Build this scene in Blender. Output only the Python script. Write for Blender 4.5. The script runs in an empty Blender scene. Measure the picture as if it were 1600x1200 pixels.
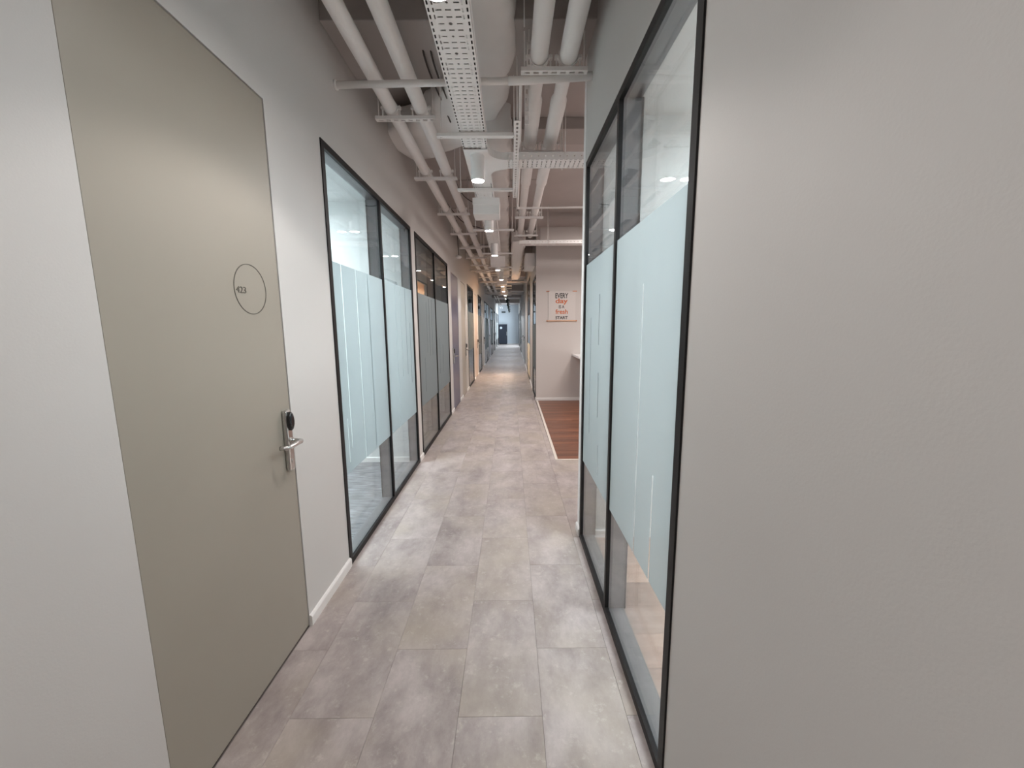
import bpy, math, random
from mathutils import Vector, Matrix
random.seed(7)
S = bpy.context.scene
COL = S.collection
PI = math.pi

# ------------------------------------------------------------------ camera
H = 1.45
cam = bpy.data.objects.new('camera', bpy.data.cameras.new('camera'))
COL.objects.link(cam)
cam.data.sensor_width = 36.0
cam.data.lens = 614.9 * 36.0 / 1600.0
cam.data.clip_start = 0.02
cam.data.clip_end = 100
PITCH, YAW, ROLL = 0.1439, 0.003, -0.0075
cam.matrix_world = (Matrix.Translation((0, 0, H)) @ Matrix.Rotation(-YAW, 4, 'Z')
                    @ Matrix.Rotation(PI / 2 - PITCH, 4, 'X') @ Matrix.Rotation(ROLL, 4, 'Z'))
S.camera = cam

# ------------------------------------------------------------------ world, lights, exposure
W = bpy.data.worlds.new('world')
S.world = W
W.use_nodes = True
W.node_tree.nodes['Background'].inputs[0].default_value = (0.9, 0.95, 1, 1)
W.node_tree.nodes['Background'].inputs[1].default_value = 0.3
S.view_settings.view_transform = 'Standard'
S.view_settings.look = 'None'
S.view_settings.gamma = 1
S.view_settings.use_curve_mapping = False
S.view_settings.exposure = 0.66
S.cycles.use_denoising = True
S.cycles.max_bounces = 12
S.cycles.diffuse_bounces = 8
S.cycles.glossy_bounces = 5
S.cycles.transmission_bounces = 6
S.cycles.transparent_max_bounces = 24
S.cycles.sample_clamp_indirect = 6
S.cycles.caustics_reflective = False
S.cycles.caustics_refractive = False
SPOT_W = 19.5          # each corridor downlight
DISC_E = 150.0
WARM = (1.0, 0.945, 0.905)
COOL = (0.80, 0.90, 1.0)


def area_light(name, loc, sx, sy, power, color, rot=(0, 0, 0)):
    l = bpy.data.lights.new(name, 'AREA')
    l.shape = 'RECTANGLE'
    l.size, l.size_y = sx, sy
    l.energy = power
    l.color = color
    o = bpy.data.objects.new(name, l)
    o.location = loc
    o.rotation_euler = rot
    COL.objects.link(o)
    return o


area_light('meeting_room_light', (-2.6, 3.0, 2.62), 1.6, 1.2, 56, (0.92, 0.97, 1.0))
area_light('right_office_light', (2.0, 1.2, 2.62), 1.6, 1.4, 54, (0.95, 0.97, 1.0))
area_light('second_office_light', (-2.8, 5.4, 2.62), 0.6, 0.6, 9, (0.85, 0.93, 1.0))
area_light('kitchen_light', (1.9, 5.2, 3.0), 1.2, 1.2, 52, (1.0, 0.9, 0.85))
area_light('end_wall_fill', (1.05, 30.5, 1.5), 4.2, 2.2, 170, (0.80, 0.90, 1.0), (PI / 2, 0, PI / 2))  # unseen cool fill added to brighten the end wall
area_light('warm_room_light', (1.5, 12.1, 2.75), 1.0, 1.2, 150, (1.0, 0.76, 0.55))

# ------------------------------------------------------------------ materials
MATS = {}


def nt_new(name):
    m = bpy.data.materials.new(name)
    m.use_nodes = True
    nt = m.node_tree
    nt.nodes.clear()
    out = nt.nodes.new('ShaderNodeOutputMaterial')
    MATS[name] = m
    return m, nt, out


def N(nt, t, **kw):
    n = nt.nodes.new(t)
    for k, v in kw.items():
        if k in n.inputs:
            n.inputs[k].default_value = v
        else:
            setattr(n, k, v)
    return n


def mix_col(nt, fac, a, b, mode='MIX'):
    n = nt.nodes.new('ShaderNodeMix')
    n.data_type = 'RGBA'
    n.blend_type = mode
    for idx, v in ((0, fac), (6, a), (7, b)):
        if hasattr(v, 'links'):
            nt.links.new(v, n.inputs[idx])
        elif idx == 0:
            n.inputs[0].default_value = v
        else:
            n.inputs[idx].default_value = (*v, 1) if len(v) == 3 else v
    return n.outputs[2]


def plain(name, col, rough=0.6, metal=0.0, vary=0.06, scale=6.0, bump=0.0, bscale=60, spec=0.5):
    m, nt, out = nt_new(name)
    b = N(nt, 'ShaderNodeBsdfPrincipled')
    b.inputs['Roughness'].default_value = rough
    b.inputs['Metallic'].default_value = metal
    b.inputs['Specular IOR Level'].default_value = spec
    tc = N(nt, 'ShaderNodeTexCoord')
    no = N(nt, 'ShaderNodeTexNoise')
    no.inputs['Scale'].default_value = scale
    no.inputs['Detail'].default_value = 3
    nt.links.new(tc.outputs['Object'], no.inputs['Vector'])
    c = mix_col(nt, no.outputs['Fac'], [x * (1 - vary) for x in col], [min(1, x * (1 + vary)) for x in col])
    nt.links.new(c, b.inputs['Base Color'])
    if bump:
        n2 = N(nt, 'ShaderNodeTexNoise')
        n2.inputs['Scale'].default_value = bscale
        n2.inputs['Detail'].default_value = 4
        nt.links.new(tc.outputs['Object'], n2.inputs['Vector'])
        bp = N(nt, 'ShaderNodeBump')
        bp.inputs['Strength'].default_value = bump
        bp.inputs['Distance'].default_value = 0.002
        nt.links.new(n2.outputs['Fac'], bp.inputs['Height'])
        nt.links.new(bp.outputs['Normal'], b.inputs['Normal'])
    nt.links.new(b.outputs[0], out.inputs[0])
    return m


def emis(name, col, st):
    m, nt, out = nt_new(name)
    e = N(nt, 'ShaderNodeEmission')
    e.inputs[0].default_value = (*col, 1)
    e.inputs[1].default_value = st
    nt.links.new(e.outputs[0], out.inputs[0])
    return m


plain('wall_paint', (0.615, 0.60, 0.588), 0.75, vary=0.015, scale=1.5, bump=0.12, bscale=180)
plain('warm_paint', (0.66, 0.625, 0.605), 0.8, vary=0.02, scale=1.5, bump=0.12, bscale=180)
plain('room_paint', (0.74, 0.76, 0.76), 0.8, vary=0.015, scale=1.5)
plain('end_paint', (0.66, 0.72, 0.78), 0.8, vary=0.015, scale=1.5)
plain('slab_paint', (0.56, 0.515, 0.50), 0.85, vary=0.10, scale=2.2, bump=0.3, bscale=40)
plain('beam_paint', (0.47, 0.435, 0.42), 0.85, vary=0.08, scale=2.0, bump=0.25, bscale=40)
plain('trim_white', (0.9, 0.9, 0.9), 0.45, vary=0.01)
plain('white_trim', (0.80, 0.79, 0.78), 0.45, vary=0.01)
plain('pipe_paint', (0.90, 0.88, 0.865), 0.6, vary=0.03, scale=9, bump=0.15, bscale=30)
plain('metal_paint', (0.86, 0.84, 0.825), 0.5, vary=0.04, scale=12)
plain('tray_paint', (0.90, 0.885, 0.875), 0.45, vary=0.02, scale=8)
plain('duct_wrap', (0.84, 0.83, 0.82), 0.5, vary=0.08, scale=5, bump=0.6, bscale=14)
plain('door_taupe', (0.345, 0.315, 0.268), 0.42, vary=0.03, scale=2.5, spec=0.4)
plain('door_beige', (0.46, 0.43, 0.39), 0.45, vary=0.03, scale=2.5)
plain('door_blue', (0.085, 0.085, 0.16), 0.3, vary=0.05, scale=2.5)
plain('door_pink', (0.58, 0.49, 0.43), 0.5, vary=0.03, scale=2.5)
plain('black_frame', (0.012, 0.0105, 0.011), 0.5, vary=0.1, spec=0.25)
plain('grey_lining', (0.14, 0.145, 0.155), 0.38, metal=0.2, vary=0.05)
plain('dark_gap', (0.02, 0.019, 0.018), 0.9)
plain('floor_joint', (0.22, 0.19, 0.18), 0.8)
plain('steel', (0.62, 0.61, 0.60), 0.26, metal=1.0, vary=0.05, scale=30)
plain('reader_black', (0.012, 0.012, 0.014), 0.15)
plain('print_dark', (0.10, 0.09, 0.075), 0.5)
plain('lamp_white', (0.88, 0.875, 0.87), 0.4, vary=0.01)
plain('lamp_black', (0.02, 0.03, 0.028), 0.35)
plain('cabinet_dark', (0.018, 0.024, 0.04), 0.35)
plain('cable_dark', (0.06, 0.05, 0.045), 0.6)
plain('slot_shade_grey', (0.16, 0.15, 0.145), 0.6)
plain('counter_white', (0.85, 0.85, 0.85), 0.3)
plain('poster_paper', (0.70, 0.665, 0.645), 0.4, vary=0.01)
plain('poster_black', (0.012, 0.012, 0.012), 0.5)
plain('poster_orange', (0.62, 0.16, 0.05), 0.5)
plain('peach_wood', (0.66, 0.40, 0.25), 0.5, vary=0.2, scale=14)
plain('copper', (0.62, 0.28, 0.16), 0.35, metal=0.6)
plain('warm_wall', (0.82, 0.66, 0.52), 0.8)
plain('trim_pale', (0.66, 0.60, 0.54), 0.5)
emis('lamp_glow', (1.0, 0.97, 0.94), DISC_E)
emis('panel_glow', (0.9, 0.96, 1.0), 5.0)


def tile_mat():
    m, nt, out = nt_new('floor_tile')
    b = N(nt, 'ShaderNodeBsdfPrincipled')
    tc = N(nt, 'ShaderNodeTexCoord')
    oi = N(nt, 'ShaderNodeObjectInfo')
    geo = N(nt, 'ShaderNodeNewGeometry')
    mul = N(nt, 'ShaderNodeVectorMath', operation='SCALE')
    cmb = N(nt, 'ShaderNodeCombineXYZ')
    for i in range(3):
        nt.links.new(oi.outputs['Random'], cmb.inputs[i])
    nt.links.new(cmb.outputs[0], mul.inputs[0])
    mul.inputs['Scale'].default_value = 37.0
    add = N(nt, 'ShaderNodeVectorMath', operation='ADD')
    nt.links.new(geo.outputs['Position'], add.inputs[0])
    nt.links.new(mul.outputs[0], add.inputs[1])
    n1 = N(nt, 'ShaderNodeTexNoise')
    n1.inputs['Scale'].default_value = 4.6
    n1.inputs['Detail'].default_value = 9
    n1.inputs['Roughness'].default_value = 0.70
    n1.inputs['Distortion'].default_value = 0.12
    st = N(nt, 'ShaderNodeVectorMath', operation='MULTIPLY')
    st.inputs[1].default_value = (1.15, 0.7, 1.0)
    nt.links.new(add.outputs[0], st.inputs[0])
    nt.links.new(st.outputs[0], n1.inputs['Vector'])
    r1 = N(nt, 'ShaderNodeValToRGB')
    cr = r1.color_ramp
    cr.elements[0].position = 0.34
    cr.elements[0].color = (0.265, 0.222, 0.216, 1)
    cr.elements[1].position = 0.68
    cr.elements[1].color = (0.50, 0.442, 0.43, 1)
    e = cr.elements.new(0.5)
    e.color = (0.375, 0.325, 0.313, 1)
    nt.links.new(n1.outputs['Fac'], r1.inputs[0])
    # warm ochre clouds
    n2 = N(nt, 'ShaderNodeTexNoise')
    n2.inputs['Scale'].default_value = 2.1
    n2.inputs['Detail'].default_value = 3
    nt.links.new(add.outputs[0], n2.inputs['Vector'])
    r2 = N(nt, 'ShaderNodeValToRGB')
    r2.color_ramp.elements[0].position = 0.45
    r2.color_ramp.elements[0].color = (0, 0, 0, 1)
    r2.color_ramp.elements[1].position = 0.75
    r2.color_ramp.elements[1].color = (0.7, 0.7, 0.7, 1)
    nt.links.new(n2.outputs['Fac'], r2.inputs[0])
    c = mix_col(nt, r2.outputs[0], r1.outputs[0], (0.39, 0.335, 0.27))
    # small pale flecks
    n3 = N(nt, 'ShaderNodeTexNoise')
    n3.inputs['Scale'].default_value = 26
    n3.inputs['Detail'].default_value = 5
    n3.inputs['Roughness'].default_value = 0.7
    nt.links.new(add.outputs[0], n3.inputs['Vector'])
    r3 = N(nt, 'ShaderNodeValToRGB')
    r3.color_ramp.elements[0].position = 0.57
    r3.color_ramp.elements[0].color = (0, 0, 0, 1)
    r3.color_ramp.elements[1].position = 0.70
    r3.color_ramp.elements[1].color = (0.45, 0.45, 0.45, 1)
    nt.links.new(n3.outputs['Fac'], r3.inputs[0])
    c = mix_col(nt, r3.outputs[0], c, (0.58, 0.53, 0.50))
    # tone of each tile
    mr = N(nt, 'ShaderNodeMapRange')
    mr.inputs[3].default_value = 0.965
    mr.inputs[4].default_value = 1.035
    nt.links.new(oi.outputs['Random'], mr.inputs[0])
    cc = N(nt, 'ShaderNodeVectorMath', operation='SCALE')
    nt.links.new(c, cc.inputs[0])
    nt.links.new(mr.outputs[0], cc.inputs['Scale'])
    nt.links.new(cc.outputs[0], b.inputs['Base Color'])
    b.inputs['Roughness'].default_value = 0.36
    rr = N(nt, 'ShaderNodeMapRange')
    rr.inputs[3].default_value = 0.30
    rr.inputs[4].default_value = 0.46
    nt.links.new(n1.outputs['Fac'], rr.inputs[0])
    nt.links.new(rr.outputs[0], b.inputs['Roughness'])
    bp = N(nt, 'ShaderNodeBump')
    bp.inputs['Strength'].default_value = 0.15
    bp.inputs['Distance'].default_value = 0.001
    nt.links.new(n3.outputs['Fac'], bp.inputs['Height'])
    nt.links.new(bp.outputs['Normal'], b.inputs['Normal'])
    nt.links.new(b.outputs[0], out.inputs[0])


tile_mat()


def wood_mat(name, c0, c1, rough=0.35, stretch=(1.2, 22, 22)):
    m, nt, out = nt_new(name)
    b = N(nt, 'ShaderNodeBsdfPrincipled')
    b.inputs['Roughness'].default_value = rough
    geo = N(nt, 'ShaderNodeNewGeometry')
    oi = N(nt, 'ShaderNodeObjectInfo')
    cmb = N(nt, 'ShaderNodeCombineXYZ')
    for i in range(3):
        nt.links.new(oi.outputs['Random'], cmb.inputs[i])
    ml = N(nt, 'ShaderNodeVectorMath', operation='MULTIPLY')
    nt.links.new(geo.outputs['Position'], ml.inputs[0])
    ml.inputs[1].default_value = stretch
    sc = N(nt, 'ShaderNodeVectorMath', operation='SCALE')
    nt.links.new(cmb.outputs[0], sc.inputs[0])
    sc.inputs['Scale'].default_value = 50
    ad = N(nt, 'ShaderNodeVectorMath', operation='ADD')
    nt.links.new(ml.outputs[0], ad.inputs[0])
    nt.links.new(sc.outputs[0], ad.inputs[1])
    n1 = N(nt, 'ShaderNodeTexNoise')
    n1.inputs['Scale'].default_value = 1.6
    n1.inputs['Detail'].default_value = 6
    nt.links.new(ad.outputs[0], n1.inputs['Vector'])
    r = N(nt, 'ShaderNodeValToRGB')
    r.color_ramp.elements[0].position = 0.3
    r.color_ramp.elements[0].color = (*c0, 1)
    r.color_ramp.elements[1].position = 0.72
    r.color_ramp.elements[1].color = (*c1, 1)
    nt.links.new(n1.outputs['Fac'], r.inputs[0])
    mr = N(nt, 'ShaderNodeMapRange')
    mr.inputs[3].default_value = 0.72
    mr.inputs[4].default_value = 1.25
    nt.links.new(oi.outputs['Random'], mr.inputs[0])
    cc = N(nt, 'ShaderNodeVectorMath', operation='SCALE')
    nt.links.new(r.outputs[0], cc.inputs[0])
    nt.links.new(mr.outputs[0], cc.inputs['Scale'])
    nt.links.new(cc.outputs[0], b.inputs['Base Color'])
    nt.links.new(b.outputs[0], out.inputs[0])


wood_mat('kitchen_wood', (0.10, 0.035, 0.018), (0.24, 0.095, 0.05))
wood_mat('office_wood', (0.44, 0.275, 0.205), (0.60, 0.41, 0.325), 0.4)


def carpet_mat():
    m, nt, out = nt_new('carpet')
    b = N(nt, 'ShaderNodeBsdfPrincipled')
    b.inputs['Roughness'].default_value = 0.95
    geo = N(nt, 'ShaderNodeNewGeometry')
    ml = N(nt, 'ShaderNodeVectorMath', operation='MULTIPLY')
    nt.links.new(geo.outputs['Position'], ml.inputs[0])
    ml.inputs[1].default_value = (5, 42, 1)
    n1 = N(nt, 'ShaderNodeTexNoise')
    n1.inputs['Scale'].default_value = 1.3
    n1.inputs['Detail'].default_value = 5
    n1.inputs['Distortion'].default_value = 0.4
    nt.links.new(ml.outputs[0], n1.inputs['Vector'])
    r = N(nt, 'ShaderNodeValToRGB')
    r.color_ramp.elements[0].position = 0.36
    r.color_ramp.elements[0].color = (0.10, 0.105, 0.12, 1)
    r.color_ramp.elements[1].position = 0.66
    r.color_ramp.elements[1].color = (0.34, 0.35, 0.37, 1)
    nt.links.new(n1.outputs['Fac'], r.inputs[0])
    nt.links.new(r.outputs[0], b.inputs['Base Color'])
    nt.links.new(b.outputs[0], out.inputs[0])


carpet_mat()


def glass_mat():
    m, nt, out = nt_new('glass')
    lw = N(nt, 'ShaderNodeLayerWeight')
    lw.inputs[0].default_value = 0.5
    pw = N(nt, 'ShaderNodeMath', operation='POWER')
    nt.links.new(lw.outputs['Facing'], pw.inputs[0])
    pw.inputs[1].default_value = 5.0
    ma = N(nt, 'ShaderNodeMath', operation='MULTIPLY_ADD')
    nt.links.new(pw.outputs[0], ma.inputs[0])
    ma.inputs[1].default_value = 0.9
    ma.inputs[2].default_value = 0.035
    tr = N(nt, 'ShaderNodeBsdfTransparent')
    tr.inputs[0].default_value = (0.955, 0.975, 0.975, 1)
    gl = N(nt, 'ShaderNodeBsdfGlossy')
    gl.inputs['Roughness'].default_value = 0.0
    mx = N(nt, 'ShaderNodeMixShader')
    nt.links.new(ma.outputs[0], mx.inputs[0])
    nt.links.new(tr.outputs[0], mx.inputs[1])
    nt.links.new(gl.outputs[0], mx.inputs[2])
    nt.links.new(mx.outputs[0], out.inputs[0])


glass_mat()


def film_mat():
    m, nt, out = nt_new('frosted_film')
    tl = N(nt, 'ShaderNodeBsdfTranslucent')
    tl.inputs[0].default_value = (0.68, 0.715, 0.725, 1)
    df = N(nt, 'ShaderNodeBsdfDiffuse')
    df.inputs[0].default_value = (0.375, 0.405, 0.41, 1)
    m1 = N(nt, 'ShaderNodeMixShader')
    m1.inputs[0].default_value = 0.55
    nt.links.new(tl.outputs[0], m1.inputs[1])
    nt.links.new(df.outputs[0], m1.inputs[2])
    tr = N(nt, 'ShaderNodeBsdfTransparent')
    tr.inputs[0].default_value = (0.90, 0.95, 0.96, 1)
    m2 = N(nt, 'ShaderNodeMixShader')
    m2.inputs[0].default_value = 0.72
    nt.links.new(tr.outputs[0], m2.inputs[1])
    nt.links.new(m1.outputs[0], m2.inputs[2])
    nt.links.new(m2.outputs[0], out.inputs[0])


film_mat()

# ------------------------------------------------------------------ mesh helpers
ORG = {}


class MB:
    def __init__(s):
        s.v, s.f, s.sm = [], [], []

    def poly(s, vs, faces, smooth=False):
        b = len(s.v)
        s.v += [tuple(p) for p in vs]
        s.f += [tuple(i + b for i in f) for f in faces]
        s.sm += [smooth] * len(faces)
        return s

    def box(s, a, b, T=None):
        x0, y0, z0 = a
        x1, y1, z1 = b
        vs = [(x0, y0, z0), (x1, y0, z0), (x1, y1, z0), (x0, y1, z0), (x0, y0, z1), (x1, y0, z1), (x1, y1, z1), (x0, y1, z1)]
        if T:
            vs = [T(*p) for p in vs]
        return s.poly(vs, [(0, 3, 2, 1), (4, 5, 6, 7), (0, 1, 5, 4), (1, 2, 6, 5), (2, 3, 7, 6), (3, 0, 4, 7)])

    def lathe(s, o, ax, prof, n=20, caps=True):
        """prof: (distance along axis, radius)"""
        o, ax = Vector(o), Vector(ax).normalized()
        u = ax.orthogonal().normalized()
        w = ax.cross(u)
        vs, fs = [], []
        for d, r in prof:
            for k in range(n):
                a = 2 * PI * k / n
                vs.append(o + ax * d + (u * math.cos(a) + w * math.sin(a)) * r)
        for i in range(len(prof) - 1):
            for k in range(n):
                k2 = (k + 1) % n
                fs.append((i * n + k, i * n + k2, (i + 1) * n + k2, (i + 1) * n + k))
        s.poly(vs, fs, True)
        if caps:
            b = len(s.v) - len(vs)
            s.f.append(tuple(b + k for k in reversed(range(n))))
            s.sm.append(False)
            s.f.append(tuple(b + (len(prof) - 1) * n + k for k in range(n)))
            s.sm.append(False)
        return s

    def tube(s, pts, r, n=10):
        pts = [Vector(p) for p in pts]
        rings = []
        prev_u = None
        for i, p in enumerate(pts):
            d = (pts[min(i + 1, len(pts) - 1)] - pts[max(i - 1, 0)]).normalized()
            if prev_u is None:
                u = d.orthogonal().normalized()
            else:
                u = (prev_u - d * prev_u.dot(d)).normalized()
            prev_u = u
            w = d.cross(u)
            rings.append([p + (u * math.cos(2 * PI * k / n) + w * math.sin(2 * PI * k / n)) * r for k in range(n)])
        vs = [q for ring in rings for q in ring]
        fs = []
        for i in range(len(pts) - 1):
            for k in range(n):
                k2 = (k + 1) % n
                fs.append((i * n + k, i * n + k2, (i + 1) * n + k2, (i + 1) * n + k))
        s.poly(vs, fs, True)
        b = len(s.v) - len(vs)
        s.f.append(tuple(b + k for k in reversed(range(n)))); s.sm.append(False)
        s.f.append(tuple(b + (len(pts) - 1) * n + k for k in range(n))); s.sm.append(False)
        return s

    def build(s, name, mat, parent=None, bevel=0.0, solid=0.0, org=None):
        me = bpy.data.meshes.new(name)
        if parent is not None:
            o0 = Vector(ORG[parent.name])
        elif org is not None:
            o0 = Vector(org)
        else:
            xs = [p[0] for p in s.v]; ys = [p[1] for p in s.v]; zs = [p[2] for p in s.v]
            o0 = Vector(((min(xs) + max(xs)) / 2, (min(ys) + max(ys)) / 2, min(zs)))
        me.from_pydata([tuple(Vector(p) - o0) for p in s.v], [], s.f)
        me.polygons.foreach_set('use_smooth', s.sm)
        me.materials.append(MATS[mat])
        me.update()
        o = bpy.data.objects.new(name, me)
        COL.objects.link(o)
        if parent is not None:
            o.parent = parent
            ORG[o.name] = tuple(o0)
        else:
            o.location = o0
            ORG[o.name] = tuple(o0)
        if solid:
            md = o.modifiers.new('solid', 'SOLIDIFY')
            md.thickness = solid
            md.offset = 0
        if bevel:
            md = o.modifiers.new('bevel', 'BEVEL')
            md.width = bevel
            md.segments = 2
            md.limit_method = 'ANGLE'
        return o


def thing(name, loc, label=None, cat=None, group=None, kind=None):
    o = bpy.data.objects.new(name, None)
    o.empty_display_size = 0.05
    COL.objects.link(o)
    o.location = loc
    ORG[o.name] = tuple(loc)
    return tag(o, label, cat, group, kind)


def tag(o, label=None, cat=None, group=None, kind=None):
    for k, v in (('label', label), ('category', cat), ('group', group), ('kind', kind)):
        if v:
            o[k] = v
    return o


def kids(o):
    return [c for c in COL.objects if c.parent == o]


def dup(root, dloc, label=None):
    r = root.copy()
    COL.objects.link(r)
    r.location = Vector(root.location) + Vector(dloc)
    if label:
        r['label'] = label
    for ch in kids(root):
        c = ch.copy(); COL.objects.link(c); c.parent = r
        for g in kids(ch):
            d = g.copy(); COL.objects.link(d); d.parent = c
    ORG[r.name] = tuple(r.location)
    return r


ORD = ['first', 'second', 'third', 'fourth', 'fifth', 'sixth', 'seventh', 'eighth', 'ninth', 'tenth', 'eleventh', 'twelfth',
       'thirteenth', 'fourteenth', 'fifteenth', 'sixteenth', 'seventeenth', 'eighteenth']

XL, XR, SLAB, YEND = -0.999, 0.474, 3.30, 34.0
BACK = -3.0
SH = (0.70 - 0.50) / (YEND - 7.68)


def TL(u, n, z):      # left wall: u along, n into the wall
    return (XL - n, u, z)


def TR(u, n, z):      # near right wall
    return (XR + n, u, z)


def TF(u, n, z):      # far right wall
    return (0.50 + SH * (u - 7.68) + n, u, z)


TH = 0.10

# ------------------------------------------------------------------ walls
def wall(name, T, u0, u1, opens, mat='wall_paint', th=TH, z1=SLAB):
    m = MB()
    u = u0
    for a, b, zt in sorted(opens):
        if a > u:
            m.box((u, 0, 0), (a, th, z1), T)
        m.box((a, 0, zt), (b, th, z1), T)
        u = b
    if u < u1:
        m.box((u, 0, 0), (u1, th, z1), T)
    return tag(m.build(name, mat, org=T(u0, 0, 0)), kind='structure')


DOORS_L = [(0.976, 1.754, 2.376), (6.80, 7.68, 2.376), (8.12, 8.86, 2.376), (11.15, 11.95, 2.376), (14.1, 14.9, 2.376), (18.75, 19.6, 2.376), (22.8, 23.6, 2.376), (26.4, 27.2, 2.376)]
WINS_L = [(2.242, 4.126), (4.298, 6.46), (9.35, 10.75), (12.35, 13.75), (15.4, 18.3), (20.0, 22.4), (24.0, 26.0), (27.8, 30.2), (31.0, 33.2)]
ZW = 2.447
opL = [(a, b, z) for a, b, z in DOORS_L] + [(a, b, ZW) for a, b in WINS_L]
wall('wall_left', TL, BACK, YEND, opL)
WIN_R = (1.057, 2.562)
wall('wall_right', TR, BACK, 2.66, [(WIN_R[0], WIN_R[1], 2.435)])
WINS_F = [(7.80, 9.0), (10.5, 12.4), (22.0, 26.0), (28.4, 32.8)]
DOORS_F = [(15.0, 16.1, 2.376), (17.4, 18.3, 2.376)]
wall('wall_right', TF, 7.78, YEND, [(a, b, ZW if i_ != 1 else 2.76) for i_, (a, b) in enumerate(WINS_F)] + DOORS_F)
tag(MB().box((XR - 0.0015, 2.606, 0.056), (XR + TH + 0.002, 2.668, SLAB)).build('trim_1', 'trim_white'), kind='structure')
tag(MB().box((XL - TH, YEND, 0), (1.2, YEND + 0.1, SLAB)).build('wall_end', 'end_paint'), kind='structure')
tag(MB().box((XL - TH, BACK - 0.1, 0), (XR + TH, BACK, SLAB)).build('wall_back', 'wall_paint'), kind='structure')
tag(MB().box((0.50, 7.68, 0), (3.6, 7.78, SLAB)).build('wall_kitchen', 'warm_paint'), kind='structure')
tag(MB().box((3.6, 2.56, 0), (3.7, 7.78, SLAB)).build('wall_kitchen_side', 'warm_paint'), kind='structure')
tag(MB().box((XR + TH, 2.56, 0), (3.6, 2.66, SLAB)).build('wall_partition', 'room_paint'), kind='structure')
# ceiling with beams
ceil = MB().box((XL - TH, BACK - 0.1, SLAB), (3.7, YEND + 0.1, SLAB + 0.15)).build('ceiling', 'slab_paint')
tag(ceil, kind='structure')
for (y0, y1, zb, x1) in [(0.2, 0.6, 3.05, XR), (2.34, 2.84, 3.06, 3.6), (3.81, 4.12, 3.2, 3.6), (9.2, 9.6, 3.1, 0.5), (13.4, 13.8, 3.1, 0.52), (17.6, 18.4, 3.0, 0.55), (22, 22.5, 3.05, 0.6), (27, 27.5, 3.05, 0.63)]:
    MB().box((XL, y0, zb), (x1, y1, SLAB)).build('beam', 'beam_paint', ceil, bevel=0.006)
for y in (-0.9, 1.62, 5.3, 6.5):
    MB().box((XL, y, SLAB - 0.006), (0.4, y + 0.02, SLAB)).build('slab_joint', 'beam_paint', ceil)
MB().box((0.50, 6.70, 2.83), (3.6, 7.05, 3.05)).build('bulkhead', 'warm_paint', ceil, bevel=0.004)

# baseboards
def boards(name, segs, T):
    root = thing(name, T(segs[0][0], 0, 0), kind='structure')
    for a, b in segs:
        m = MB()
        prof = [(0, 0), (-0.014, 0), (-0.014, 0.046), (-0.009, 0.054), (0, 0.056)]
        vs = [T(a, n, z) for n, z in prof] + [T(b, n, z) for n, z in prof]
        k = len(prof)
        m.poly(vs, [(i, (i + 1) % k, k + (i + 1) % k, k + i) for i in range(k)] + [tuple(range(k)), tuple(reversed(range(k, 2 * k)))])
        m.build('skirting_board', 'white_trim', root)


def gaps_of(opens, u0, u1):
    out, u = [], u0
    for o in sorted(opens):
        if o[0] - u > 0.02:
            out.append((u, o[0]))
        u = o[1]
    if u1 - u > 0.02:
        out.append((u, u1))
    return out


boards('baseboard_left', gaps_of(opL, BACK, YEND), TL)
boards('baseboard_right', [(BACK, WIN_R[0]), (WIN_R[1] + 0.002, 2.672)], TR)
boards('baseboard_far_right', gaps_of([(a, b, 0) for a, b in WINS_F] + DOORS_F, 7.68, YEND), TF)
boards('baseboard_kitchen', [(0.50, 3.6)], lambda u, n, z: (u, 7.68 + n, z))
boards('baseboard_partition', [(XR, 3.6)], lambda u, n, z: (u, 2.66 - n, z))
boards('baseboard_end', [(XL, 0.70)], lambda u, n, z: (u, YEND + n, z))

# ------------------------------------------------------------------ floors
base = MB().box((-4.2, BACK - 0.1, -0.12), (3.7, YEND + 0.1, -0.0045)).build('floor', 'floor_joint', org=(0, 0, -0.12))
tag(base, kind='structure')
TW, TLn, GAP = 0.3172, 0.634, 0.0003
tile_meshes = {}


def tile_obj(x0, x1, y0, y1):
    key = (round(x1 - x0, 3), round(y1 - y0, 3))
    w, l = (x1 - x0) / 2 - GAP, (y1 - y0) / 2 - GAP
    if key not in tile_meshes:
        c = 0.0008
        vs = [(-w, -l, -0.004), (w, -l, -0.004), (w, l, -0.004), (-w, l, -0.004),
              (-w, -l, -c), (w, -l, -c), (w, l, -c), (-w, l, -c),
              (-w + c, -l + c, 0), (w - c, -l + c, 0), (w - c, l - c, 0), (-w + c, l - c, 0)]
        fs = [(0, 3, 2, 1), (8, 9, 10, 11)]
        for i in range(4):
            j = (i + 1) % 4
            fs += [(i, j, 4 + j, 4 + i), (4 + i, 4 + j, 8 + j, 8 + i)]
        me = bpy.data.meshes.new('tile')
        me.from_pydata(vs, [], fs)
        me.materials.append(MATS['floor_tile'])
        tile_meshes[key] = me
    o = bpy.data.objects.new('tile', tile_meshes[key])
    COL.objects.link(o)
    o.parent = base
    o.location = (((x0 + x1) / 2), (y0 + y1) / 2, random.uniform(-0.00025, 0) + 0.12)
    return o


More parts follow.
